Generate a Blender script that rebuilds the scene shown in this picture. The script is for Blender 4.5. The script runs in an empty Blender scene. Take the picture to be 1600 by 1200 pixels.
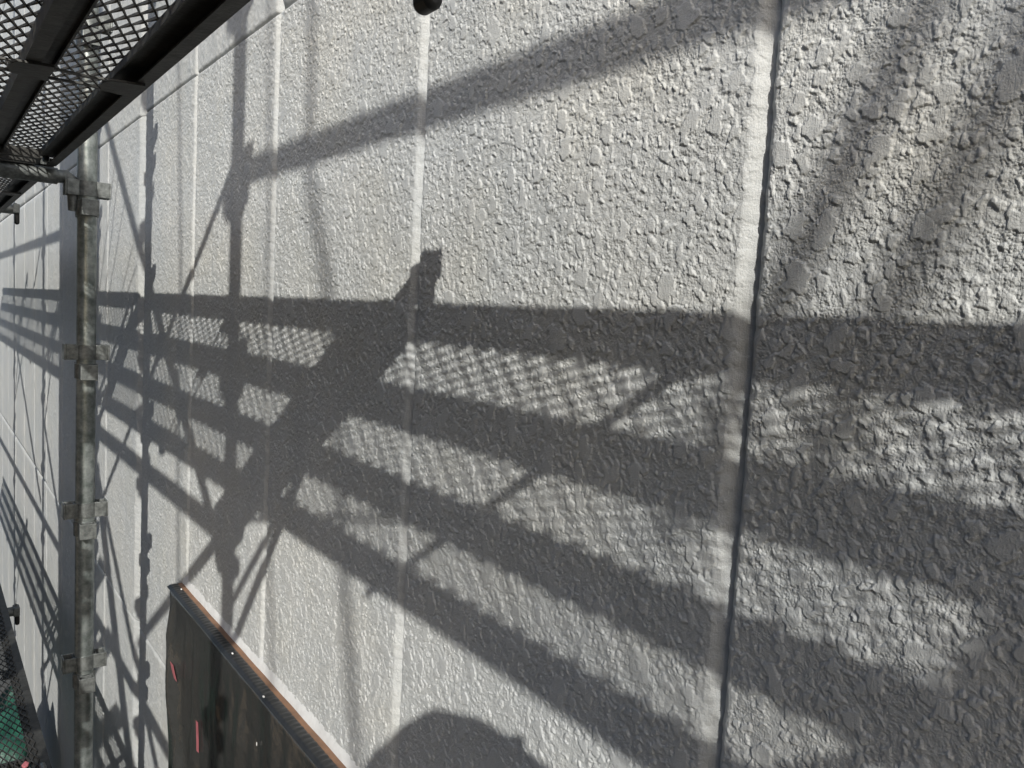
import bpy, bmesh, math, random
import numpy as np
from mathutils import Vector, Matrix
R = math.radians
scene = bpy.context.scene
col = scene.collection
random.seed(7); rng = np.random.default_rng(11)

# ------------------------------------------------------------------ camera
# wall plane is x = 0 (building at +x), +y runs away along the wall, camera 0.6 m from the wall
def nrm(v): v = np.array(v, float); return v/np.linalg.norm(v)
F = 1215.0
Yc = nrm((-930, -155, F)); Dc = np.array((-760, 14450, F), float); Dc = nrm(Dc - Dc.dot(Yc)*Yc)
Zc = -Dc; Xc = np.cross(Yc, Zc)
cam_d = bpy.data.cameras.new('camera'); cam = bpy.data.objects.new('camera', cam_d); col.objects.link(cam)
W2C = np.stack([Xc, Yc, Zc])                      # rows: world axes seen in camera coordinates (x right, y down, z forward)
m = Matrix.Identity(4)
for i in range(3):
    m[i][0] = W2C[i, 0]; m[i][1] = -W2C[i, 1]; m[i][2] = -W2C[i, 2]
m.translation = (-0.6, 0, 0)
cam.matrix_world = m
cam_d.sensor_width = 36; cam_d.lens = 36*F/1600; cam_d.clip_start = 0.01; cam_d.clip_end = 300
scene.camera = cam

# ------------------------------------------------------------------ light
AZ, EL = R(32.2), R(29.9)
to_sun = Vector((-math.sin(AZ)*math.cos(EL), -math.cos(AZ)*math.cos(EL), math.sin(EL)))
sun_d = bpy.data.lights.new('sun', 'SUN'); sun_d.energy = 4.0; sun_d.angle = R(0.53); sun_d.color = (1.0, 0.965, 0.895)
sun = bpy.data.objects.new('sun', sun_d); col.objects.link(sun); sun.location = (-6, -6, 6)
sun.rotation_euler = (-to_sun).to_track_quat('-Z', 'Y').to_euler()
w = bpy.data.worlds.new('World'); scene.world = w; w.use_nodes = True
nt = w.node_tree; bg = nt.nodes['Background']
sky = nt.nodes.new('ShaderNodeTexSky'); sky.sky_type = 'NISHITA'; sky.sun_disc = False
sky.sun_elevation = EL; sky.sun_rotation = math.pi + AZ; sky.dust_density = 2.0
nt.links.new(sky.outputs[0], bg.inputs[0]); bg.inputs[1].default_value = 0.13
scene.view_settings.view_transform = 'Standard'; scene.view_settings.look = 'None'
scene.view_settings.gamma = 1; scene.view_settings.exposure = 0.25

CK = math.cos(AZ)/math.sin(AZ)      # shadow shift along the wall per metre off the wall
DK = math.tan(EL)/math.sin(AZ)      # shadow drop per metre off the wall

# ------------------------------------------------------------------ materials
def mat(name, color, rough=.6, metal=0.0, var=0.0, vscale=8, color2=None, bump=0.0, bscale=60, streak=None, spec=.5, trans=0):
    M = bpy.data.materials.new(name); M.use_nodes = True; T = M.node_tree; N = T.nodes; L = T.links
    b = N['Principled BSDF']; b.inputs['Roughness'].default_value = rough; b.inputs['Metallic'].default_value = metal
    b.inputs['Specular IOR Level'].default_value = spec
    geo = N.new('ShaderNodeNewGeometry'); mp = N.new('ShaderNodeMapping'); L.new(geo.outputs['Position'], mp.inputs['Vector'])
    if streak: mp.inputs['Scale'].default_value = streak
    c2 = color2 or tuple(c*(1-var) for c in color)
    n = N.new('ShaderNodeTexNoise'); n.inputs['Scale'].default_value = vscale; n.inputs['Detail'].default_value = 6; n.inputs['Roughness'].default_value = .65
    L.new(mp.outputs[0], n.inputs['Vector'])
    r = N.new('ShaderNodeValToRGB'); r.color_ramp.elements[0].position = .36; r.color_ramp.elements[1].position = .66
    r.color_ramp.elements[0].color = (*c2, 1); r.color_ramp.elements[1].color = (*color, 1)
    L.new(n.outputs[0], r.inputs[0]); L.new(r.outputs[0], b.inputs['Base Color'])
    if bump:
        n2 = N.new('ShaderNodeTexNoise'); n2.inputs['Scale'].default_value = bscale; n2.inputs['Detail'].default_value = 5
        L.new(mp.outputs[0], n2.inputs['Vector'])
        bp = N.new('ShaderNodeBump'); bp.inputs['Distance'].default_value = bump; L.new(n2.outputs[0], bp.inputs['Height']); L.new(bp.outputs[0], b.inputs['Normal'])
    return M

def wall_mat():
    M = bpy.data.materials.new('painted_stucco'); M.use_nodes = True; T = M.node_tree; N = T.nodes; L = T.links
    b = N['Principled BSDF']; b.inputs['Roughness'].default_value = .62; b.inputs['Specular IOR Level'].default_value = .35
    geo = N.new('ShaderNodeNewGeometry'); P = geo.outputs['Position']
    def noise(scale, det=4, sc=None, rough=.6):
        mp = N.new('ShaderNodeMapping'); L.new(P, mp.inputs['Vector'])
        if sc: mp.inputs['Scale'].default_value = sc
        n = N.new('ShaderNodeTexNoise'); n.inputs['Scale'].default_value = scale; n.inputs['Detail'].default_value = det
        n.inputs['Roughness'].default_value = rough; L.new(mp.outputs[0], n.inputs['Vector']); return n.outputs[0]
    def ramp(src, p0, p1, c0, c1):
        r = N.new('ShaderNodeValToRGB'); r.color_ramp.elements[0].position = p0; r.color_ramp.elements[1].position = p1
        r.color_ramp.elements[0].color = (*c0, 1); r.color_ramp.elements[1].color = (*c1, 1); L.new(src, r.inputs[0]); return r.outputs[0]
    def mix(a, bb, f, mode='MIX'):
        x = N.new('ShaderNodeMix'); x.data_type = 'RGBA'; x.blend_type = mode
        if isinstance(f, float): x.inputs[0].default_value = f
        else: L.new(f, x.inputs[0])
        L.new(a, x.inputs[6]); L.new(bb, x.inputs[7]); return x.outputs[2]
    base = ramp(noise(2.6, 5), .35, .68, (.480, .500, .505), (.535, .543, .530))
    warm = ramp(noise(5.5, 4), .48, .78, (1, 1, 1), (1.02, 1.0, .955))
    base = mix(base, warm, 1.0, 'MULTIPLY')
    # vertical brush and rain streaks
    st = ramp(noise(1.0, 4, (700, 700, 22)), .3, .7, (.93, .93, .93), (1.04, 1.04, 1.04))
    base = mix(base, st, .8, 'MULTIPLY')
    st2 = ramp(noise(1.0, 5, (16, 16, 1.2)), .35, .7, (.93, .935, .94), (1.02, 1.02, 1.02))
    base = mix(base, st2, .9, 'MULTIPLY')
    sp = ramp(noise(420, 3), .25, .34, (.80, .80, .80), (1, 1, 1))
    base = mix(base, sp, .8, 'MULTIPLY')
    L.new(base, b.inputs['Base Color'])
    b1 = N.new('ShaderNodeBump'); b1.inputs['Distance'].default_value = .0008; b1.inputs['Strength'].default_value = 1.0
    b0 = N.new('ShaderNodeBump'); b0.inputs['Distance'].default_value = .0009; b0.inputs['Strength'].default_value = .9
    L.new(noise(270, 5, None, .7), b0.inputs['Height']); L.new(b0.outputs[0], b1.inputs['Normal'])
    L.new(noise(620, 4), b1.inputs['Height'])
    b2 = N.new('ShaderNodeBump'); b2.inputs['Distance'].default_value = .0007; b2.inputs['Strength'].default_value = .8
    L.new(noise(1.0, 3, (900, 900, 40)), b2.inputs['Height']); L.new(b1.outputs[0], b2.inputs['Normal'])
    L.new(b2.outputs[0], b.inputs['Normal'])
    return M

M_wall = wall_mat()
M_seal = mat('sealant', (.66, .67, .67), .7, var=.15, vscale=40, bump=.0008, bscale=120)
M_galv = mat('galvanised_steel', (.36, .39, .385), .33, .6, vscale=38, color2=(.15, .175, .17), bump=.0004, bscale=90)
M_galv2 = mat('worn_galvanised_steel', (.25, .265, .26), .48, .55, vscale=60, color2=(.11, .12, .118), bump=.0006, bscale=140)
M_deck = mat('weathered_deck_steel', (.062, .062, .058), .55, .3, vscale=30, color2=(.028, .027, .024), bump=.001, bscale=110)
M_mesh = mat('mesh_steel', (.09, .09, .088), .5, .5, vscale=50, color2=(.04, .04, .038))
M_film = mat('dark_masking_film', (.038, .039, .038), .27, 0, vscale=2, color2=(.031, .032, .031), bump=.018, bscale=8, spec=.9)
M_blk = mat('black_gasket', (.020, .021, .022), .42, 0, vscale=40, color2=(.012, .013, .014), spec=.6)
M_orange = mat('brown_orange_sealing_tape', (.25, .135, .075), .6, 0, vscale=30, color2=(.16, .09, .055))
M_pink = mat('pink_tape', (.42, .13, .15), .6, 0, var=.25, vscale=50)
M_white = mat('white_paint_drop', (.8, .8, .78), .4, 0, var=.1)
M_green = mat('green_tarpaulin', (.022, .10, .068), .4, 0, vscale=6, color2=(.010, .045, .032), bump=.01, bscale=14)
M_ground = mat('concrete_ground', (.085, .088, .088), .9, 0, vscale=1.5, color2=(.05, .052, .052), bump=.003, bscale=40)
M_cloth = mat('work_clothes', (.07, .08, .11), .85, 0, var=.3, vscale=12)
M_helmet = mat('white_hard_hat', (.75, .76, .76), .3, 0, var=.04)
M_skin = mat('skin', (.48, .28, .19), .5, 0, var=.1)
M_black = mat('black_plastic', (.015, .015, .017), .3, 0, var=.2)
M_ply = mat('plywood', (.42, .30, .17), .7, 0, vscale=6, color2=(.33, .22, .12), streak=(6, 6, .6))
M_rubber_shade = mat('rubber_and_shade_black', (.02, .021, .02), .5, 0, var=.3)  # also stands in for shade on the bracket hook tabs
M_bag = mat('canvas', (.12, .11, .09), .9, 0, var=.3)

# ------------------------------------------------------------------ helpers
class MB:
    def __init__(s): s.v = []; s.f = []
    def add(s, V, Fs):
        o = len(s.v); s.v += [tuple(p) for p in V]; s.f += [tuple(i+o for i in f) for f in Fs]; return s
    def box(s, c, size, rot=None):
        x, y, z = [q/2 for q in size]; c = Vector(c)
        P = [Vector((i*x, j*y, k*z)) for i in (-1, 1) for j in (-1, 1) for k in (-1, 1)]
        if rot is not None: P = [rot @ p for p in P]
        return s.add([c+p for p in P], [(0,1,3,2),(4,6,7,5),(0,4,5,1),(2,3,7,6),(0,2,6,4),(1,5,7,3)])
    def tube(s, pts, r, n=16, cap=True):
        pts = [Vector(p) for p in pts]; rings = []
        rr = r if isinstance(r, (list, tuple)) else [r]*len(pts)
        up = None
        for i, p in enumerate(pts):
            t = (pts[min(i+1, len(pts)-1)]-pts[max(i-1, 0)]).normalized()
            if up is None:
                up = Vector((0, 0, 1)) if abs(t.z) < .9 else Vector((1, 0, 0))
            a = (up - up.dot(t)*t).normalized(); b = t.cross(a); up = a
            rings.append([p + rr[i]*(a*math.cos(2*math.pi*k/n)+b*math.sin(2*math.pi*k/n)) for k in range(n)])
        V = [q for rg in rings for q in rg]; Fs = []
        for i in range(len(pts)-1):
            for k in range(n):
                k2 = (k+1) % n; Fs.append((i*n+k, (i+1)*n+k, (i+1)*n+k2, i*n+k2))
        if cap: Fs.append(tuple(range(n))); Fs.append(tuple(reversed(range((len(pts)-1)*n, len(pts)*n))))
        return s.add(V, Fs)
    def pipe(s, a, b, r, wall=.0025, n=20):      # open hollow pipe
        a = Vector(a); b = Vector(b); t = (b-a).normalized(); up = Vector((0, 0, 1)) if abs(t.z) < .9 else Vector((1, 0, 0))
        u = (up-up.dot(t)*t).normalized(); v = t.cross(u); V = []
        for p in (a, b):
            for q in (r, r-wall):
                V += [p+q*(u*math.cos(2*math.pi*k/n)+v*math.sin(2*math.pi*k/n)) for k in range(n)]
        Fs = []
        for k in range(n):
            k2 = (k+1) % n
            Fs += [(k, 2*n+k, 2*n+k2, k2), (n+k, n+k2, 3*n+k2, 3*n+k), (k, k2, n+k2, n+k), (2*n+k, 3*n+k, 3*n+k2, 2*n+k2)]
        return s.add(V, Fs)
    def prism(s, poly, a, b):       # poly: list of 3D points, extrude by vector b-a
        d = Vector(b)-Vector(a); n = len(poly); V = [Vector(p) for p in poly]+[Vector(p)+d for p in poly]
        return s.add(V, [tuple(reversed(range(n))), tuple(range(n, 2*n))]+[(i, (i+1) % n, (i+1) % n+n, i+n) for i in range(n)])
    def build(s, name, m, parent=None, smooth=False, bevel=0, loc=None):
        me = bpy.data.meshes.new(name); me.from_pydata([tuple(v) for v in s.v], [], s.f)
        bm = bmesh.new(); bm.from_mesh(me); bmesh.ops.recalc_face_normals(bm, faces=bm.faces); bm.to_mesh(me); bm.free()
        me.materials.append(m)
        if smooth:
            for p in me.polygons: p.use_smooth = True
            me.set_sharp_from_angle(angle=R(40))
        o = bpy.data.objects.new(name, me); col.objects.link(o)
        if parent: o.parent = parent
        if loc: o.location = loc
        if bevel:
            md = o.modifiers.new('bevel', 'BEVEL'); md.width = bevel; md.segments = 2; md.limit_method = 'ANGLE'
        return o

def tag(o, label=None, cat=None, group=None, kind=None):
    for k, v in (('label', label), ('category', cat), ('group', group), ('kind', kind)):
        if v: o[k] = v
    return o
def thing(name, label, cat, loc=(0, 0, 0), group=None):
    o = bpy.data.objects.new(name, None); col.objects.link(o); o.location = loc; o.empty_display_size = .1
    return tag(o, label, cat, group)
def dup(root, loc, label, group=None):
    r = root.copy(); col.objects.link(r); r.location = loc; r['label'] = label
    if group: r['group'] = group
    for ch in list(root.children):
        c = ch.copy(); col.objects.link(c); c.parent = r
        for g in ch.children:
            d = g.copy(); col.objects.link(d); d.parent = c
    return r

# ------------------------------------------------------------------ ground
gb = MB(); gb.add([(-60, -60, -3.2), (.2, -60, -3.2), (.2, 80, -3.2), (-60, 80, -3.2)], [(0, 1, 2, 3)])
tag(gb.build('ground', M_ground), kind='structure')

# ------------------------------------------------------------------ wall relief
PX = 0.0007; NY, NZ = 1714, 2143                  # 1.2 m x 1.5 m periodic height tile
fy = np.fft.fftfreq(NY, PX)[:, None]; fz = np.fft.rfftfreq(NZ, PX)[None, :]
def band(lam, width=.45, an=1.0):
    f = np.sqrt(fy**2 + (fz*an)**2) + 1e-9
    H = np.exp(-(np.log(f*lam)/width)**2)
    n = np.fft.irfft2(np.fft.rfft2(rng.standard_normal((NY, NZ)))*H, s=(NY, NZ)); return n/n.std()
g1 = band(.0040, .38); g2 = band(.0029, .35); g3 = band(.012, .4)
mask = band(.09, .6)
gran = .52*np.abs(g1)**.75 + .42*np.abs(g2)**.75 + .20*g3
gran = np.minimum(gran, 1.45)                      # trowelled tops
gran *= (.85 + .16*np.clip(mask, -1.5, 1.5))
wy = band(.006, .5)*.0005; wz = band(.006, .5)*.0005
wy2 = band(.018, .5)*.0014; wz2 = band(.018, .5)*.0014
island = np.zeros((NY, NZ)); edge = np.full((NY, NZ), -1.0)
yy = np.arange(NY)*PX; zz = np.arange(NZ)*PX
def blob(cy, cz, ry, rz, ang, hgt):
    r = max(ry, rz)*1.5 + .006; n = int(r/PX)
    iy = (np.arange(-n, n+1) + int(cy/PX)); iz = (np.arange(-n, n+1) + int(cz/PX))
    a = iy % NY; b = iz % NZ; ix = np.ix_(a, b)
    dy = (iy*PX-cy)[:, None] + wy[ix] + wy2[ix]; dz = (iz*PX-cz)[None, :] + wz[ix] + wz2[ix]
    c, s = math.cos(ang), math.sin(ang); u = (c*dy+s*dz)/ry; v = (-s*dy+c*dz)/rz
    q = (np.abs(u)**2.5 + np.abs(v)**2.5)**(1/2.5)
    dist = (1-q)*min(ry, rz)
    m_ = np.clip(dist/.0010, 0, 1); m_ = m_*m_*(3-2*m_)
    island[ix] = np.maximum(island[ix], m_*hgt)
for k in range(13500):
    s = min(.0135, .0022*math.exp(abs(random.gauss(0, .64)))) ; cy, cz = random.random()*1.2, random.random()*1.5
    mk = mask[int(cy/PX) % NY, int(cz/PX) % NZ]
    if random.random() < .30 - .3*mk and s > .005: continue
    blob(cy, cz, s*random.uniform(.75, 1.1), s*random.uniform(.9, 1.6), random.uniform(-.5, .5), random.choice((1.3, 1.4, 1.5, 1.65)))
isl = island + .05*band(.02, .6)*(island > 1)
H_TILE = np.maximum(gran*1.18, isl*1.2)*.00132 + .0006*band(.22, .6)*.5
del g1, g2, g3, wy, wz, wy2, wz2

def sample(Yg, Zg, oy, oz):
    u = ((Yg+oy)/PX) % NY; v = ((Zg+oz)/PX) % NZ
    i = np.floor(u).astype(int); j = np.floor(v).astype(int); fu = u-i; fv = v-j
    i %= NY; j %= NZ; i2 = (i+1) % NY; j2 = (j+1) % NZ
    return H_TILE[i, j]*(1-fu)*(1-fv)+H_TILE[i2, j]*fu*(1-fv)+H_TILE[i, j2]*(1-fu)*fv+H_TILE[i2, j2]*fu*fv

def spaced(a, b, fine_a, fine_b, df, dc, ends=.0012):
    """coordinates from a to b, fine between fine_a and fine_b"""
    out = [a]
    while out[-1] < b-1e-9:
        t = out[-1]; near_end = min(t-a, b-t)
        st = df if fine_a <= t <= fine_b else dc
        if near_end < .024: st = min(st, max(ends, df)) if near_end < .016 else st
        out.append(min(b, t+st))
    if out[-1]-out[-2] < 1e-5: out.pop(-2)
    return np.array(out)

wall_root = thing('building_wall', 'light grey stucco panel wall with vertical joints and scaffold shadows', 'wall', (0, 0, -3.2))
RZ = [(-3.2, -2.87), (-2.87, -1.137), (-1.137, .600), (.600, 2.335), (2.335, 4.07)]
BIGJ = (2.834,)
wob = [rng.uniform(0, 6.28, 8) for _ in range(64)]
def wobble(z, k):
    ph = wob[k % 64]
    return .0005*np.sin(z*23+ph[0])+.0004*np.sin(z*61+ph[1])+.0005*np.sin(z*140+ph[2])+.0004*np.sin(z*330+ph[3])
def make_panel(k, Y0, Y1, row, df_y, df_z, fa, fb, coarse, ya=None):
    z0, z1 = RZ[row]
    ys = spaced(Y0, Y1, Y0 if ya is None else ya, Y1, df_y, .012, ends=df_y); zs = spaced(z0, z1, fa, fb, df_z, coarse, ends=df_z)
    Yg, Zg = np.meshgrid(ys, zs, indexing='ij')
    h = sample(Yg, Zg, k*.377+row*.21, k*.53+row*.71)
    def groove(t, w_, d_):
        fl = .028 if w_ > .05 else 0
        s_ = np.clip(1-(t-fl)/(w_-fl), 0, 1); return d_*(s_**(1.15 if fl else 1.45))
    wl = .0165 if abs(Y0-2.834) > .01 else .070; wr = .012 if abs(Y1-2.834) > .01 else .030
    dpl = .0120 if wl < .03 else .017; dpr = .0120 if wr < .02 else .017
    tl = Yg-Y0+wobble(Zg, k+3); tr = Y1-Yg+wobble(Zg, k+4)
    gl = groove(np.maximum(tl, 0), wl, dpl); gr = groove(np.maximum(tr, 0), wr, dpr)
    # the far side bevel (low y end of a panel) is wide and brushed smooth
    soft = np.clip(1-np.minimum(tl/(wl*1.35), 1), 0, 1)**.6 + np.clip(1-np.minimum(tr/(wr*1.3), 1), 0, 1)**.6
    tz = np.minimum(Zg-z0, z1-Zg); gz = groove(tz, .006, .005)
    soft = np.clip(np.maximum(soft, np.clip(1-tz/.008, 0, 1)), 0, 1)
    X = -(h*(1-.72*soft)) + np.maximum(np.maximum(gl, gr), gz)
    # skirt into the wall so that each panel is a solid slab
    n0, n1 = X.shape
    V = np.stack([X, Yg, Zg], -1)
    Vp = np.zeros((n0+2, n1+2, 3)); Vp[1:-1, 1:-1] = V
    Vp[0, 1:-1] = V[0]; Vp[-1, 1:-1] = V[-1]; Vp[1:-1, 0] = V[:, 0]; Vp[1:-1, -1] = V[:, -1]
    for a in (0, -1):
        for b_ in (0, -1): Vp[a, b_] = V[a, b_]
    Vp[0, :, 0] = .03; Vp[-1, :, 0] = .03; Vp[:, 0, 0] = .03; Vp[:, -1, 0] = .03
    a, b_ = Vp.shape[:2]; idx = np.arange(a*b_).reshape(a, b_)
    Q = np.stack([idx[:-1, :-1], idx[:-1, 1:], idx[1:, 1:], idx[1:, :-1]], -1).reshape(-1, 4)
    me = bpy.data.meshes.new('wall_panel'); nf = len(Q)
    V = Vp.reshape(-1, 3).copy(); V[:, 2] += 3.2
    me.vertices.add(a*b_); me.vertices.foreach_set('co', V.astype(np.float32).ravel())
    me.loops.add(nf*4); me.loops.foreach_set('vertex_index', Q.astype(np.int32).ravel())
    me.polygons.add(nf); me.polygons.foreach_set('loop_start', np.arange(0, nf*4, 4, dtype=np.int32))
    me.polygons.foreach_set('use_smooth', np.ones(nf, dtype=bool))
    me.update(); me.validate(); me.materials.append(M_wall)
    o = bpy.data.objects.new('wall_panel', me); col.objects.link(o); o.parent = wall_root
    return o
J0 = .434
specs = {0: (.00075, .00075, -.48, .36), 1: (.0009, .0009, -.80, .56), 2: (.0012, .0011, -.86, .60), 3: (.0019, .0015, -.90, .60), 4: (.0030, .0021, -1.13, .60), 5: (.0045, .003, -1.13, .60)}
for k in range(-1, 24):
    Y0, Y1 = J0+(k-1)*.6, J0+k*.6
    if k < 0:
        make_panel(k+40, Y0, Y1, 2, .012, .012, 0, 0, .03)
    elif k in specs:
        a, b, c, d = specs[k]; make_panel(k+40, Y0, Y1, 2, a, b, c, d, .010, ya=(.12 if k == 0 else None))
    elif k < 9: make_panel(k+40, Y0, Y1, 2, .006, .006, -1.2, .6, .01)
    else: make_panel(k+40, Y0, Y1, 2, .014, .02, -1.2, .6, .02)
    f = .004 if 3 <= k < 6 else (.008 if 6 <= k < 10 else .02)
    make_panel(k+7, Y0, Y1, 3, f, f, .6, 1.4, .03)
    make_panel(k+19, Y0, Y1, 1, f, f, -2.3, -1.137, .03)
    make_panel(k+31, Y0, Y1, 4, .05, .05, 0, 0, .05)
    make_panel(k+27, Y0, Y1, 0, .05, .05, 0, 0, .05)
core = MB(); core.box((.13, 6.6, 1.27-.435), (.19, 16, 8.07-3.2-.87+.0))
core.v = [(x, y, (-.0 if z < 0 else 7.26)) for (x, y, z) in core.v]
core.v = [(x, (-1.364 if y < 6 else 14.23), z) for (x, y, z) in core.v]
core.build('wall_core', M_wall, wall_root)

# ------------------------------------------------------------------ window masked with film
WY0, WY1, WZ = -.30, 2.26, -.805
win = thing('masked_window', 'window frame on the wall edged by a brown orange strip, under dark film', 'window', (0, WY0, WZ-1.2))
def rel(pts, o): return [Vector(p)-Vector(o) for p in pts]
o_ = Vector(win.location)
fr = MB(); fr.box(Vector((-.019, (WY0+WY1)/2, WZ-.6-.003))-o_, (.034, WY1-WY0-.004, 1.19)); fr.build('frame', M_blk, win, bevel=.002)
tp = MB()
def strip(mb, x0, x1, ya, yb, zf, th, n, seedv, wid=.0012):
    r_ = random.Random(seedv); V = []; Fs = []
    for i in range(n+1):
        y = ya+(yb-ya)*i/n; d0 = r_.uniform(-wid, wid)
        V += [(x0+d0, y, zf), (x1+d0*.5, y, zf), (x1, y, zf-th), (x0, y, zf-th)]
    for i in range(n):
        for k in range(4): Fs.append((i*4+k, i*4+(k+1) % 4, (i+1)*4+(k+1) % 4, (i+1)*4+k))
    Fs += [(0, 1, 2, 3), (n*4+3, n*4+2, n*4+1, n*4)]
    mb.add([Vector(v)-o_ for v in V], Fs)
strip(tp, -.0205, -.0015, WY0, WY1+.004, WZ+.001, .012, 160, 3)
tp.build('sealing_strip', M_orange, win, smooth=False)
# whitish paint build-up between the frame and the wall
pb = MB(); r_ = random.Random(5); V = []; Fs = []; n = 260
for i in range(n+1):
    y = WY0+(WY1-WY0)*i/n; hh = .028+.003*math.sin(i*.083)+.002*math.sin(i*.21)
    V += [(-.0075+.0004*math.sin(i*.4), y, WZ+.0015), (-.0045+.0004*math.sin(i*.27), y, WZ+hh*.5), (.003, y, WZ+hh), (.006, y, WZ)]
for i in range(n):
    for k in range(4): Fs.append((i*4+k, i*4+(k+1) % 4, (i+1)*4+(k+1) % 4, (i+1)*4+k))
pb.add([Vector(v)-o_ for v in V], Fs); pb.build('paint_build_up', M_seal, win, smooth=True)

# dark film: ruched band on top of the frame, then hanging down in folds in front of it
film = thing('masking_film', 'dark translucent looking film taped over the window with pink tape scraps', 'plastic sheet', (-.03, WY0, WZ-1.2))
fo = Vector(film.location)
nY, nb = 900, 12
V = []; Fs = []
ph = [random.random()*6.28 for _ in range(12)]
for i in range(nY+1):
    y = WY0+(WY1-WY0)*i/nY
    r1 = .5*math.sin(y*260+ph[0]+2*math.sin(y*31)) + .35*math.sin(y*431+ph[1]+3*math.sin(y*17)) + .3*math.sin(y*733+ph[2])
    for j in range(nb+1):
        t = j/nb; x = -.0195-.029*t; bulge = .0032*math.sin(math.pi*min(1, t*1.1))
        rr = .0011*(r1*math.cos(t*2.2)+.6*math.sin(y*390+t*3+ph[3]))*math.sin(math.pi*min(1, .15+t))
        V.append((x, y, WZ+.0015+bulge*.5+rr - (.004*max(0, t-.75)/.25)))
for i in range(nY):
    for j in range(nb):
        a = i*(nb+1)+j; Fs.append((a, a+1, a+nb+2, a+nb+1))
cb = MB(); cb.add([Vector(v)-fo for v in V], Fs)
ob = cb.build('ruched_edge', M_blk, film, smooth=True)
md = ob.modifiers.new('thickness', 'SOLIDIFY'); md.thickness = .001
V = []; Fs = []; nY2, nZ2 = 420, 150
def fold(y, dz):
    e = (WY1-y)
    a = .004*math.sin(y*17+ph[4]+dz*2.5)+.003*math.sin(y*39+ph[5]-dz*4)+.0018*math.sin(y*90+ph[6]+dz*6)
    a += .024*math.exp(-((e-.06-.42*dz)/.035)**2) - .012*math.exp(-((e-.02-.34*dz)/.03)**2)
    a += .005*math.sin((y*9+dz*14)+ph[7])*min(1, dz*2)
    return a
for i in range(nY2+1):
    y = WY0+(WY1-WY0)*i/nY2
    for j in range(nZ2+1):
        dz = 1.2*j/nZ2; amp = min(1, dz/.10)
        x = -.0485-.006*min(1, dz*6) - fold(y, dz)*amp
        e = WY1-y; yy_ = y
        if e < .12: yy_ = y+(.006*math.sin(dz*5.2+.3)+.005*math.sin(dz*13))*(1-e/.12)*min(1, dz*4)
        if e < .035: x += (1-e/.035)**2*.028
        V.append((x, yy_, WZ-.0015-dz))
for i in range(nY2):
    for j in range(nZ2):
        a = i*(nZ2+1)+j; Fs.append((a, a+1, a+nZ2+2, a+nZ2+1))
cb = MB(); cb.add([Vector(v)-fo for v in V], Fs); ob = cb.build('hanging_sheet', M_film, film, smooth=True)
md = ob.modifiers.new('thickness', 'SOLIDIFY'); md.thickness = .0012
def scrap(y, z, ln, wd, tilt):
    q = MB(); n = 8; V = []
    for i in range(n+1):
        t = i/n; yy_ = y+tilt*ln*t; zz_ = z-ln*t; x = -.0485-.006-fold(yy_, WZ-zz_)*1.0-.003
        V += [(x, yy_-wd/2, zz_), (x-.001, yy_+wd/2, zz_-.004*math.sin(t*3))]
    q.add([Vector(v)-fo for v in V], [(2*i, 2*i+1, 2*i+3, 2*i+2) for i in range(n)])
    o = q.build('tape_scrap', M_pink, film); md = o.modifiers.new('t', 'SOLIDIFY'); md.thickness = .0006; md.offset = 1
scrap(2.10, -.96, .038, .036, -.5); scrap(1.93, -1.05, .075, .014, -.12); scrap(1.27, -.86, .03, .08, .1)
def drop(mb, p, r, sc=(1, 1, .5)):
    bm = bmesh.new(); bmesh.ops.create_uvsphere(bm, u_segments=8, v_segments=6, radius=r)
    mb.add([Vector((v.co.x*sc[0], v.co.y*sc[1], v.co.z*sc[2]))+Vector(p)-fo for v in bm.verts], [[v.index for v in f.verts] for f in bm.faces]); bm.free()
for (y, z, ln) in ((1.44, -.93, .010), (1.40, -.955, .016), (1.52, -.91, .007)):
    q = MB(); x_ = -.0545-fold(y, WZ-z)-.0022; q.box(Vector((x_, y, z))-fo, (.001, .0022, ln)); q.build('paint_fleck', M_white, film)
for (y, x) in ((2.20, -.025), (1.73, -.034), (1.50, -.044)):
    q = MB(); drop(q, (x, y, WZ+.005), .0036, (.6, 1.3, .5)); q.build('paint_drop', M_white, film, smooth=True)

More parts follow.
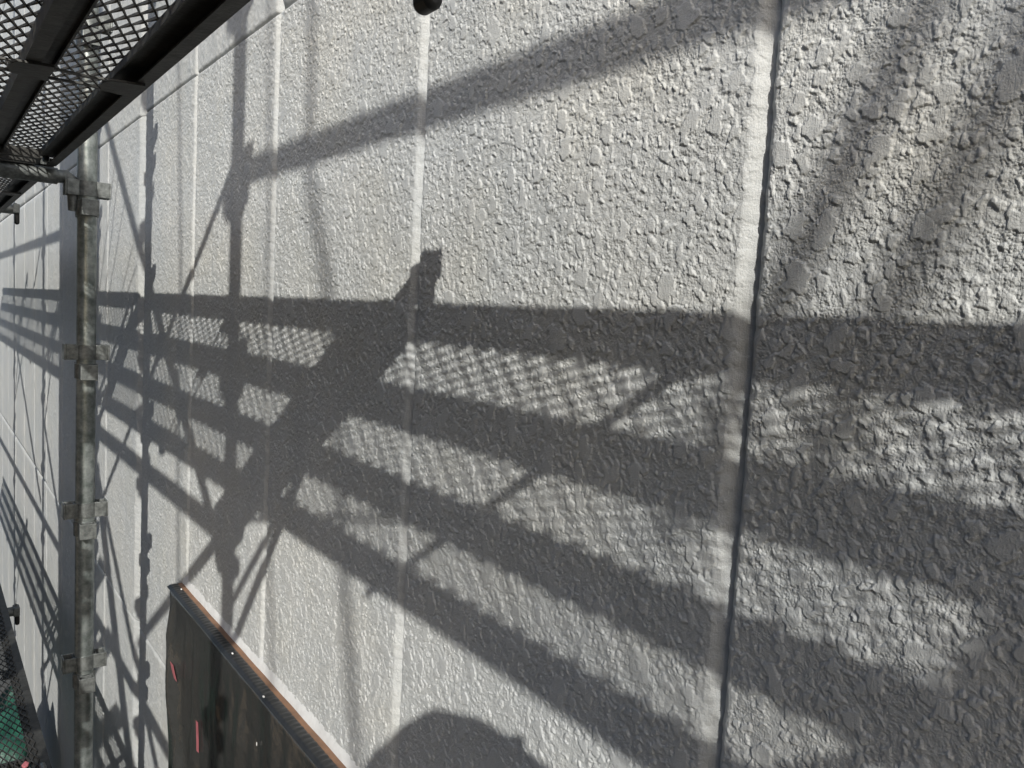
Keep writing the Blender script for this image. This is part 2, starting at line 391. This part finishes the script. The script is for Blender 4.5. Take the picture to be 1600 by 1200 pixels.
# ------------------------------------------------------------------ scaffold
XO, XI = -.806, -.235
BAY = [-1.16, .60, 2.385, 4.12, 5.88, 7.64]
LV = 1.68
def pocket(z, dx, dy, parent):
    """U shaped wedge pocket welded to the tube"""
    q = MB(); w_, p_, h_, t_ = .041, .031, .042, .004
    u = Vector((dx, dy, 0)); v = Vector((-dy, dx, 0)); rot = Matrix((u, v, (0, 0, 1))).transposed()
    c = Vector((0, 0, z))
    q.box(c+u*(.0235+p_-t_/2), (t_, w_, h_), rot)
    for s in (-1, 1): q.box(c+u*(.022+p_/2-t_/2)+v*s*(w_/2-t_/2-.0002), (p_-t_+.002, t_, h_-.001), rot)
    q.box(c+u*.0265, (.006, w_-2*t_-.002, h_-.003), rot)
    return q.build('wedge_pocket', M_galv2, parent, bevel=.0012)
def make_pole(label, cat='scaffold pole', loc=(0, 0, 0), z_top=3.2, z_bot=-3.15, full=True, group=None):
    """origin at the height of camera level; tube from z_bot to z_top"""
    t = thing('scaffold_pole', label, cat, (loc[0], loc[1], z_bot), group)
    q = MB(); q.pipe((0, 0, 0), (0, 0, z_top-z_bot), .0243); q.build('tube', M_galv, t, smooth=True)
    k = -6
    while .279+k*.436 < z_top-.1:
        z = .279+k*.436; k += 1
        if z < z_bot+.1: continue
        zl = z-z_bot
        for dx in (-1, 1): pocket(zl, dx, 0, t)
        for dy in (-1, 1): pocket(zl-.052, 0, dy, t)
        q = MB()
        for zz_ in (zl, zl-.052): q.pipe((0, 0, zz_-.0195), (0, 0, zz_+.0195), .0285, .0042)
        q.build('collar', M_galv2, t, smooth=True)
    q = MB(); q.box((0, 0, .004-.03), (.14, .14, .008)); q.build('base_plate', M_galv2, t)
    return t
p_in = make_pole('galvanised steel scaffold pole standing close to the wall with four rows of wedge pockets', loc=(XI, BAY[2]))
p_out = make_pole('galvanised outer pole whose shadow falls left of the brown orange window strip', loc=(XO, BAY[1]), group='outer scaffold poles')
OL = ['galvanised outer pole behind the photographer, shading the wall past the right edge', None,
      'outer pole in line with the wall side pole, shadow hidden behind that pole',
      'outer pole shading a thin line left of the wide dark band',
      'galvanised outer pole shading the second thin line left of the wide dark band',
      'farthest galvanised outer pole, its shadow leftmost on the wall']
for i, y in enumerate(BAY):
    if i != 1: dup(p_out, (XO, y, -3.15), OL[i], 'outer scaffold poles')

dup(p_out, (XO, 1.515, -3.15), 'intermediate outer pole shading the strip beside the wide joint near the wall pole', 'outer scaffold poles')
# --- deck with expanded mesh
XD = [-.333, -.453, -.585, -.711]       # four rails
def make_deck(label, L, gussets, y0, z, group, sw=.036):
    """origin at near wall-side corner underside; runs +y"""
    t = thing('scaffold_deck', label, 'scaffold deck', (XD[0], y0, z), group)
    dx = [x-XD[0] for x in XD]
    for x in dx:                        # C shaped rails
        q = MB(); q.box((x, L/2, .0225), (.045, L, .003))
        sg = 1 if x == dx[0] else -1
        q.box((x+sg*.021, L/2, .0120), (.003, L-.002, .0180)); q.box((x+sg*.0125, L/2, .0015), (.020, L-.001, .003))
        q.box((x-sg*.021, L/2, .0165), (.003, L-.002, .0090))
        q.build('rail', M_deck, t)
    for y in (.006, L-.006, .09, L-.09):
        q = MB(); q.box(((dx[0]+dx[3])/2, y, .0125), (abs(dx[3]-dx[0])-.046, .004 if .1 < y < L-.1 else .012, .022)); q.box(((dx[0]+dx[3])/2, y+.012, .0035), (abs(dx[3]-dx[0])-.046, .024, .003))
        q.build('cross_bar', M_deck, t)
    for y in gussets:
        q = MB()
        for s in (-1, 1):
            prev = None; pts = []
            for i, x in enumerate(dx):
                pts.append((x-.02, y+s*sw, -.004)); 
                if i < 3: pts.append(((x+dx[i+1])/2-.0, y+s*sw*.7, -.004))
            for a, b in zip(pts[:-1], pts[1:]):
                q.prism([(a[0], a[1]-.004, a[2]), (a[0], a[1]+.004, a[2]), (b[0], b[1]+.004, b[2]), (b[0], b[1]-.004, b[2])], (0, 0, 0), (0, 0, .003))
        for x in dx:
            q.prism([(x+.013, y-.011-sw, -.0045), (x+.013, y+.011+sw, -.0045), (x-.032, y+sw, -.0045), (x-.040, y+sw*.35, -.0045), (x-.040, y-sw*.35, -.0045), (x-.032, y-sw, -.0045)], (0, 0, 0), (0, 0, .004))
        q.build('gusset', M_deck, t)
    q = MB(); pitch = .01035; half = .026; a = .0052; zc = .0265
    x = dx[0]-.006; i = 0
    while x > dx[3]+.004:
        n = int((L-.02)/(half/2)); V = []; Fs = []; ph_ = i % 2
        for k in range(n+1):
            y = .01+k*half/2; s = [1, .0, -1, .0][(k+2*ph_) % 4]
            xx = x+a*s*.86; w1 = .0012; h1 = .0017; tl = s*.0008
            V += [(xx-w1, y, zc-h1+tl), (xx+w1, y, zc-h1-tl), (xx+w1, y, zc+h1-tl), (xx-w1, y, zc+h1+tl)]
        for k in range(n):
            for c in range(4): Fs.append((k*4+c, k*4+(c+1) % 4, k*4+4+(c+1) % 4, k*4+4+c))
        q.add(V, Fs); x -= pitch; i += 1
    q.build('expanded_mesh', M_mesh, t)
    for x in (dx[0], dx[3]):            # hooks over the transoms
        for (y, s) in ((0, -1), (L, 1)):
            h = MB(); h.tube([(x, y-s*.01, .035), (x, y+s*.02, .040), (x, y+s*.036, .028), (x, y+s*.040, .008)], .008, 8); h.build('hook', M_galv2, t, smooth=True)
    return t
ZD = .325
GD = 'mesh scaffold decks'
dA = make_deck('mesh scaffold deck overhead at top left, in front of the wall side pole', BAY[2]-BAY[1]-.03, [1.37-BAY[1]-.015], BAY[1]+.015, ZD, GD)
dB = make_deck('mesh scaffold deck overhead and behind the camera, shading the right half of the wall', BAY[1]-BAY[0]-.03, [-.03-BAY[0]-.015, -.68-BAY[0]-.015], BAY[0]+.015, ZD, GD, .009)
dup(dA, (XD[0], BAY[2]+.015, ZD), 'mesh scaffold deck overhead just beyond the wall side pole', GD)
dup(dA, (XD[0], BAY[3]+.015, ZD), 'mesh scaffold deck overhead second beyond the wall side pole', GD)
dup(dA, (XD[0], BAY[4]+.015, ZD), 'farthest overhead mesh scaffold deck', GD)
ZL = ZD-LV
dup(dB, (XD[0], BAY[0]+.015, ZL), 'mesh scaffold deck the photographer stands on', GD)
dup(dA, (XD[0], BAY[1]+.015, ZL), 'lower mesh scaffold deck ending at the foot of the wall side pole view', GD)
dup(dA, (XD[0], BAY[2]+.015, ZL), 'lower mesh scaffold deck at bottom left, above the green sheet', GD)
dup(dA, (XD[0], BAY[3]+.015, ZL), 'lower mesh scaffold deck running on behind the one at bottom left', GD)
dup(dA, (XD[0], BAY[4]+.015, ZL), 'farthest lower mesh scaffold deck', GD)

cp = MB(); cp.box((0, 0, .003), (.50, .225, .006)); cp.box((-.24, 0, -.006), (.006, .225, .012))  # plate added to make the thick slanting shadow solid
o = cp.build('shadow_plate', M_deck, None, bevel=.0015); o.location = (-.575, .588, ZD+.030)
tag(o, 'unseen plate added over the deck joint to cast the thick slanting shadow mid wall', 'cover plate')
# --- transoms and brackets
def wedge(parent, x, r=.0):
    q = MB(); q.tube([(x-.028, 0, 0), (x-.008, 0, .002), (x+.004, 0, -.006), (x+.008, 0, -.022), (x+.008, 0, -.085)], [.0175, .0175, .0165, .015, .011], 12)
    q.build('wedge_end', M_galv2, parent, smooth=True)
tr = thing('transom', 'galvanised cross tube carrying the overhead deck at the wall side pole', 'scaffold tube', (XI, BAY[2], ZD-.022), 'scaffold cross tubes')
q = MB(); q.tube([(XO-XI+.03, 0, 0), (-.07, 0, 0)], .0213, 16); q.build('tube', M_galv2, tr, smooth=True); wedge(tr, -.042)
dup(tr, (XI, BAY[2], ZL-.022), 'lower galvanised cross tube at the wall side pole', 'scaffold cross tubes')
def make_bracket(label, y, z, group, xe=-.235):
    t = thing('scaffold_bracket', label, 'scaffold bracket', (XO, y, z), group)
    e = xe-XO
    q = MB(); q.tube([(.03, 0, 0), (e-.008, 0, 0)], .0213, 16); q.build('arm', M_galv2, t, smooth=True)
    q = MB()                        # rounded flat hook tab hanging from the end
    prof = []
    for i in range(13):
        a = math.pi*i/12; prof.append((e+.0095*math.cos(a), -.056-.0095*math.sin(a)))
    prof = [(e+.0095, .020)]+prof+[(e-.0095, .020)]
    q.prism([(x, -.013, zz_) for (x, zz_) in prof], (0, 0, 0), (0, .026, 0)); q.build('hook_tab', M_rubber_shade, t, bevel=.005, smooth=True)  # near-black colour stands in for the tab's shaded side
    q = MB(); q.box((e-.004, .0, .002), (.026, .056, .042)); q.build('collar', M_galv2, t, bevel=.004)  # block added at the arm end to widen the stub's shadow
    q = MB(); q.box((e-.004, .012, .024), (.010, .012, .010)); q.build('pin', M_galv2, t, bevel=.002)
    q = MB(); q.tube([(e*.62, 0, -.02), (.03, 0, -.33)], .0135, 12); q.build('strut', M_galv2, t, smooth=True)
    return t
GB = 'brackets reaching towards the wall'
bk = make_bracket('bracket with tip coloured shade-black poking in at the top edge, its shadow the stub on the wall', BAY[1]+.012, ZD, GB, xe=-.245)
dup(bk, (XO, BAY[0], ZD), 'bracket behind the camera reaching towards the wall', GB)
dup(bk, (XO, BAY[3], ZD+.03), 'bracket with hooked tip at the left edge, upper one', GB)
dup(bk, (XO, BAY[4], ZD+.03), 'bracket with hooked tip beyond the upper left one', GB)
dup(bk, (XO, BAY[3], ZL-.12), 'bracket with hooked tip at the left edge, lower one', GB)
dup(bk, (XO, BAY[4], ZL), 'bracket with hooked tip beyond the lower left one', GB)
dup(bk, (XO, BAY[1], ZL), 'lower bracket under the photographer deck end', GB)

# --- rails and braces in the outer row
def bar(name, label, cat, a, b, r, m=M_galv, group=None, n=14):
    a = Vector(a); b = Vector(b)
    q = MB(); q.tube([(0, 0, 0), b-a], r, n); o = q.build(name, m, None, smooth=True); o.location = a
    return tag(o, label, cat, group)
bar('outrigger_tube', 'cross tube reaching outwards past the outer row, shading a slanting line to the window corner', 'scaffold tube', (XO-.03, BAY[1], ZD), (-1.42, BAY[1], ZD), .0213)
GR = 'guard rails along the outer scaffold row'
HZ = 1.166
bar('guard_rail', 'guard rail whose slanting shadow crosses the top of the wall', 'guard rail', (XO, BAY[0], HZ), (XO, BAY[1], HZ), .0213, group=GR)
bar('guard_rail', 'guard rail shading the wall left of the wide dark band', 'guard rail', (XO, BAY[2], HZ), (XO, BAY[3], HZ), .0213, group=GR)
bar('guard_rail', 'guard rail shading the far left of the wall', 'guard rail', (XO, BAY[3]+.03, HZ), (XO, BAY[4], HZ), .0213, group=GR)
bar('guard_rail', 'farthest upper guard rail', 'guard rail', (XO, BAY[4]+.03, HZ), (XO, BAY[5], HZ), .0213, group=GR)
bar('guard_rail', 'rail at deck height whose shadow runs down to the window corner', 'guard rail', (XO, BAY[1], .295), (XO, BAY[2], .295), .0243, group=GR)
for i, (y0, y1, s) in enumerate(((BAY[1], BAY[2], 'below the window corner'), (BAY[2]+.03, BAY[3], 'shading lower left of the wall'), (BAY[3]+.03, BAY[4], 'shading the lowest left corner'), (BAY[4]+.03, BAY[5], 'farthest lower one'))):
    bar('guard_rail', 'lower level guard rail '+s, 'guard rail', (XO, y0, HZ-LV-.0), (XO, y1, HZ-LV), .0213, group=GR)
GX = 'diagonal braces in the outer scaffold row'
def wl(y, z, x):  # point at distance x off the wall whose shadow falls on (y, z)
    return Vector((-x, y-CK*x, z+DK*x))
def brace(label, p, q_, x, r=.0145, grp=GX):
    return bar('diagonal_brace', label, 'brace', wl(*p, x), wl(*q_, x), r, group=grp)
brace('brace whose thin shadow drops left from the rail joint', (1.93, .30), (3.62, -.92), .87)
brace('brace crossing from high left of the wall side pole', (3.62, .78), (1.95, -.62), .82)
brace('short brace under the deck beside the outer pole', (1.38, -.26), (1.88, -.76), .80, .011)
brace('lower brace crossing behind the wall side pole', (3.9, -.55), (2.2, -1.75), .87)
brace('far upper brace beyond the wall side pole', (5.5, .30), (7.2, -.92), .87)
brace('far lower brace beyond the wall side pole', (5.5, -1.3), (7.2, -.3), .82)
brace('lower brace rising to the far left', (3.75, -1.9), (5.4, -.75), .87)
brace('unseen thin rod added to shade a faint level line right of the orange strip', (1.88, -.53), (1.02, -.315), .86, .006)  # rod added only for its faint level shadow

# --- unseen stairs added in the outer bay for their shadow clutter low on the wall
st = thing('shadow_stairs', 'unseen stairs added between the lower and upper decks for their shadow clutter', 'stairs', (-1.0, .75, ZL+.05))
run, rise = 1.25, LV
for x in (0, -.36):
    q = MB(); q.prism([(x, 0, 0), (x, .10, 0), (x, run+.10, rise), (x, run, rise)], (0, 0, 0), (-.022, 0, 0)); q.build('stringer', M_galv2, st)
for i in range(7):
    y = .08+run*(i+.5)/7; z = rise*(i+.5)/7
    q = MB()
    for k in range(6): q.box((-.19, y-.07+k*.032, z), (.336, .004, .018))
    for k in range(7): q.box((-.045-k*.048, y+.01, z), (.004, .18, .014))
    q.build('tread', M_galv2, st)

bd = MB(); bd.box((0, 0, 3.2), (.405, .018, 6.4)); o = bd.build('band_shadow_board', M_ply); o.location = (-1.13, 4.42-CK*1.13+.0, -3.2)  # board added only to cast the wide vertical shadow band
tag(o, 'tall unseen board added on the outer row to cast the wide dark vertical band', 'board')

# bag shape added behind the photographer to cast the dark area at right
bgm = MB(); o_b = wl(.08, -.31, 1.25)
bm = bmesh.new(); bmesh.ops.create_icosphere(bm, subdivisions=4, radius=1)
V = [Vector((v.co.x*.08, v.co.y*.13*(1+.15*math.sin(v.co.z*5)), v.co.z*.24*(1+.05*math.sin(v.co.y*6)))) for v in bm.verts]
bgm.add(V, [[v.index for v in f.verts] for f in bm.faces]); bm.free()
tb = thing('shadow_bag', 'unseen bag shape added behind the photographer to shade the right edge of the wall', 'bag', tuple(o_b))
bgm.build('bag_body', M_bag, tb, smooth=True)
q = MB(); q.tube([(0, -.05, .2), (0, -.04, .30), (0, 0, .36), (0, .04, .30), (0, .05, .2)], .007, 8); q.build('strap', M_bag, tb, smooth=True)

# unseen cables added well outside the scaffold to cast soft faint shadows
GC = 'unseen cables added outside the scaffold for their soft shadows'
def cable(label, pts, x, r):
    P = [wl(y, z, x) for (y, z) in pts]; q = MB()
    q.tube([p-P[0] for p in P], r, 10); o = q.build('cable', M_rubber_shade, None, smooth=True); o.location = P[0]; tag(o, label, 'cable', GC)
cable('unseen cable added to shade a faint curve between the second and third joints', [(1.50, .9), (1.46, .50), (1.455, .25), (1.36, .05), (1.29, -.2), (1.25, -.45), (1.17, -.75), (1.10, -1.1)], 1.8, .009)
cable('unseen cable added to shade a blurred line right of the nearest joint', [(.17, .52), (.25, .35), (.32, .21), (.41, .02), (.50, -.2)], 2.0, .016)
cable('unseen cable added to shade the blurred line nearest the right edge', [(.14, .40), (.19, .30), (.24, .18), (.30, .04), (.36, -.12)], 2.1, .016)
cable('unseen cable added to shade a faint line beside the outer pole shadow', [(1.70, .9), (1.69, .5), (1.66, .2), (1.66, -.1), (1.60, -.6), (1.50, -1.2)], 1.6, .005)
cable('unseen cable added to shade a faint line left of the outer pole shadow', [(2.45, .9), (2.40, .5), (2.36, .1), (2.36, -.4), (2.3, -1.2)], 1.5, .006)

# unseen cords placed for the fine slanting shadow lines high left
GN = 'unseen cords placed for their fine shadow lines'
for i, (a, b) in enumerate((((3.30, .52), (3.62, -.02)), ((3.22, .50), (3.50, -.02)), ((3.12, .35), (3.42, -.02)), ((2.98, .18), (3.20, -.02)), ((2.93, .10), (3.12, -.02)))):
    bar('shadow_cord', ['outermost','second','third','fourth','innermost'][i]+' unseen cord placed to shade fine slanting lines right of the wall side pole', 'cord', wl(*a, .9), wl(*b, .9), .0035, M_rubber_shade, GN, 8)

# ------------------------------------------------------------------ unseen house added across the gap to block the lower sky
nh = thing('sky_blocker_house', 'unseen dark house added across the gap to block the lower sky', 'house', (-5.2, 2, -3.2))
M_clad = mat('dark_cladding', (.10, .10, .10), .8, 0, vscale=3, color2=(.07, .07, .07)); M_roof = mat('roof_tiles', (.06, .06, .07), .7, 0, var=.3, vscale=4); M_pane = mat('window_glass', (.03, .035, .04), .08)
q = MB(); q.box((-2.5, 0, 2.5), (5, 18, 5)); q.build('wall', M_clad, nh)
q = MB(); q.prism([(.4, -9.4, 4.95), (-2.5, -9.4, 6.3), (-5.4, -9.4, 4.95), (-5.4, -9.4, 4.8), (.4, -9.4, 4.8)], (0, 0, 0), (0, 18.8, 0)); q.build('roof', M_roof, nh)
for y in (-6, -2, 2, 6):
    q = MB(); q.box((.02, y, 3.5), (.06, 1.7, 1.2)); f_ = q.build('window', M_white, nh)
    q = MB(); q.box((.045, y, 3.5), (.03, 1.58, 1.08)); q.build('pane', M_pane, f_)
# ------------------------------------------------------------------ green sheet and litter below
gs = MB(); n = 60; V = []; Fs = []
for i in range(n+1):
    for j in range(n+1):
        x = -.14-1.2*i/n; y = 3.75+1.3*j/n
        z = -2.3+.09*math.sin(x*9+y*3)+.05*math.sin(y*11-x*6)+.03*math.sin(x*23+y*17)+.02*math.sin(y*31)
        V.append((x, y, z))
for i in range(n):
    for j in range(n):
        a = i*(n+1)+j; Fs.append((a, a+1, a+n+2, a+n+1))
gs.add(V, Fs); o = gs.build('green_sheet', M_green, None, smooth=True); md = o.modifiers.new('t', 'SOLIDIFY'); md.thickness = .004
tag(o, 'crumpled green sheet lying below the lower mesh deck at bottom left', 'tarpaulin')
q = MB(); q.prism([(0, 0, 0), (.010, .004, .004), (.014, .016, .002), (.005, .024, .006), (-.006, .013, .002)], (0, 0, 0), (0, 0, .007))
o = q.build('tape_ball', M_pink, None, bevel=.002); o.location = (-.375, 2.42, ZL+.030); tag(o, 'crumpled pink tape lying on the lower mesh deck', 'tape')

# ------------------------------------------------------------------ the photographer (only the shadow is in the picture)
per = thing('person', 'photographer in hard hat and dark work clothes holding up a phone', 'person', (-.715, -.30, ZL+.055))
po = Vector((-.76, -.30, ZL+.055))
HC = Vector((-.775, -.262, .060))       # head centre
J = {'pelvis': (-.72, -.46, -.62), 'belly': (-.73, -.44, -.45), 'chest': (-.75, -.40, -.27), 'neck': (-.765, -.32, -.11), 'skull': tuple(HC+Vector((0, -.0, .0))), 'crown': tuple(HC+Vector((0, 0, .07))),
     'shl': (-.93, -.36, -.19), 'ell': (-.92, -.17, -.30), 'wrl': (-.70, -.085, -.10),
     'shr': (-.58, -.42, -.19), 'elr': (-.44, -.28, -.33), 'wrr': (-.50, -.12, -.09),
     'hpl': (-.81, -.45, -.70), 'knl': (-.84, -.27, -.98), 'anl': (-.70, -.42, -1.20), 'tol': (-.64, -.24, -1.255),
     'hpr': (-.62, -.48, -.70), 'knr': (-.56, -.30, -.98), 'anr': (-.50, -.44, -1.20), 'tor': (-.46, -.26, -1.255)}
Rd = {'pelvis': .125, 'belly': .12, 'chest': .135, 'neck': .052, 'skull': .085, 'crown': .075, 'shl': .062, 'ell': .043, 'wrl': .029, 'shr': .062, 'elr': .043, 'wrr': .029,
      'hpl': .085, 'knl': .058, 'anl': .040, 'tol': .032, 'hpr': .085, 'knr': .058, 'anr': .040, 'tor': .032}
ED = [('pelvis', 'belly'), ('belly', 'chest'), ('chest', 'neck'), ('neck', 'skull'), ('skull', 'crown'), ('chest', 'shl'), ('shl', 'ell'), ('ell', 'wrl'), ('chest', 'shr'), ('shr', 'elr'), ('elr', 'wrr'),
      ('pelvis', 'hpl'), ('hpl', 'knl'), ('knl', 'anl'), ('anl', 'tol'), ('pelvis', 'hpr'), ('hpr', 'knr'), ('knr', 'anr'), ('anr', 'tor')]
def skinmesh(name, J, Rd, ED, root, m_, parent):
    ks = list(J); me = bpy.data.meshes.new(name)
    me.from_pydata([tuple(Vector(J[k])-po) for k in ks], [(ks.index(a), ks.index(b)) for a, b in ED], [])
    o = bpy.data.objects.new(name, me); col.objects.link(o); o.parent = parent; me.materials.append(m_)
    o.modifiers.new('skin', 'SKIN')
    for i, k in enumerate(ks):
        sv = me.skin_vertices[0].data[i]; sv.radius = (Rd[k], Rd[k]); sv.use_root = (k == root)
    sb = o.modifiers.new('sub', 'SUBSURF'); sb.levels = 2; sb.render_levels = 2
    o.modifiers['skin'].use_smooth_shade = True
    return o
skinmesh('body', J, Rd, ED, 'pelvis', M_cloth, per)
for side, wr, dirx in (('l', J['wrl'], 1), ('r', J['wrr'], -1)):
    wr = Vector(wr); palm = wr+Vector((dirx*.035, .030, .055)); H = {'w': tuple(wr), 'p': tuple(palm)}; HR = {'w': .024, 'p': .026}; HE = [('w', 'p')]
    for i in range(4):
        b0 = palm+Vector((dirx*.012, .012, -.026+i*.018)); b1 = b0+Vector((dirx*.022, .018, .010)); b2 = b1+Vector((dirx*.018, -.006+.002*i, .006))
        for nme, p_, r_ in (('a', b0, .0095), ('b', b1, .0085), ('c', b2, .0075)): H['f%d%s' % (i, nme)] = tuple(p_); HR['f%d%s' % (i, nme)] = r_
        HE += [('p', 'f%da' % i), ('f%da' % i, 'f%db' % i), ('f%db' % i, 'f%dc' % i)]
    H['ta'] = tuple(palm+Vector((dirx*.004, -.026, .010))); H['tb'] = tuple(palm+Vector((dirx*.026, -.032, .022))); HR['ta'] = .011; HR['tb'] = .009
    HE += [('w', 'ta'), ('ta', 'tb')]
    skinmesh('hand', H, HR, HE, 'w', M_skin, per)
# face and ears
bm = bmesh.new(); bmesh.ops.create_uvsphere(bm, u_segments=32, v_segments=20, radius=1)
fd = Vector((.35, .94, 0)).normalized(); sd = Vector((fd.y, -fd.x, 0))
V = []
for v in bm.verts:
    x, y, z = v.co; rx = .074*(1-.22*max(0, -z)); ry = .096
    bump = .016*math.exp(-((x/.16)**2+((z+.12)/.22)**2)) if y > 0 else 0
    eye = -.006*math.exp(-(((abs(x)-.38)/.16)**2+((z-.08)/.14)**2)) if y > 0 else 0
    mouth = -.003*math.exp(-((x/.3)**2+((z+.5)/.06)**2)) if y > 0 else 0
    V.append(HC-po+sd*(x*rx)+fd*(y*ry+bump+eye+mouth)+Vector((0, 0, z*.115)))
q = MB(); q.add(V, [[v.index for v in f.verts] for f in bm.faces]); bm.free()
for s in (-1, 1):
    q.tube([HC-po+sd*s*.070+Vector((0, 0, -.03)), HC-po+sd*s*.080+Vector((0, 0, .0)), HC-po+sd*s*.076+Vector((0, 0, .03))], [.006, .010, .006], 8)
q.build('face', M_skin, per, smooth=True)
q = MB(); bm = bmesh.new(); bmesh.ops.create_uvsphere(bm, u_segments=32, v_segments=16, radius=1)
V = []
for v in bm.verts:
    x, y, z = v.co; z2 = max(z, -.02)
    V.append(HC-po+sd*(x*.112)+fd*(y*.130)+Vector((0, 0, .035+z2*.095+(.008*math.exp(-(x/.15)**2) if z > .1 else 0))))
q.add(V, [[v.index for v in f.verts] for f in bm.faces]); bm.free()
q.prism([HC-po+sd*(.125*math.sin(a))+fd*(.145*math.cos(a)+(.02 if math.cos(a) > .3 else 0))+Vector((0, 0, .028)) for a in [2*math.pi*i/24 for i in range(24)]], (0, 0, 0), (0, 0, .006))
q.build('hard_hat', M_helmet, per, smooth=True)
q = MB(); q.box(HC-po-fd*.05+sd*.03+Vector((0, 0, .118)), (.02, .03, .014)); q.build('hat_shadow_bump', M_black, per, bevel=.004)  # small block added to give the hat's shadow outline a bump
# phone just behind the lens position (lens at its upper far corner)
ax = Vector(W2C[:, 0]); ay = Vector(-W2C[:, 1]); az = Vector(W2C[:, 2])
rot = Matrix((ax, ay, az)).transposed()
ph_t = thing('phone', 'black phone held sideways in both hands', 'phone', tuple(Vector((-.6, 0, 0))-az*.012+ax*.055-ay*.020))
q = MB(); q.box((0, 0, 0), (.148, .072, .008), rot); q.build('phone_body', M_black, ph_t, bevel=.003)
q = MB(); q.box(-az*.0046, (.140, .066, .0006), rot); q.build('screen', mat('phone_glass', (.02, .02, .025), .08), ph_t)

scene.cycles.max_bounces = 6
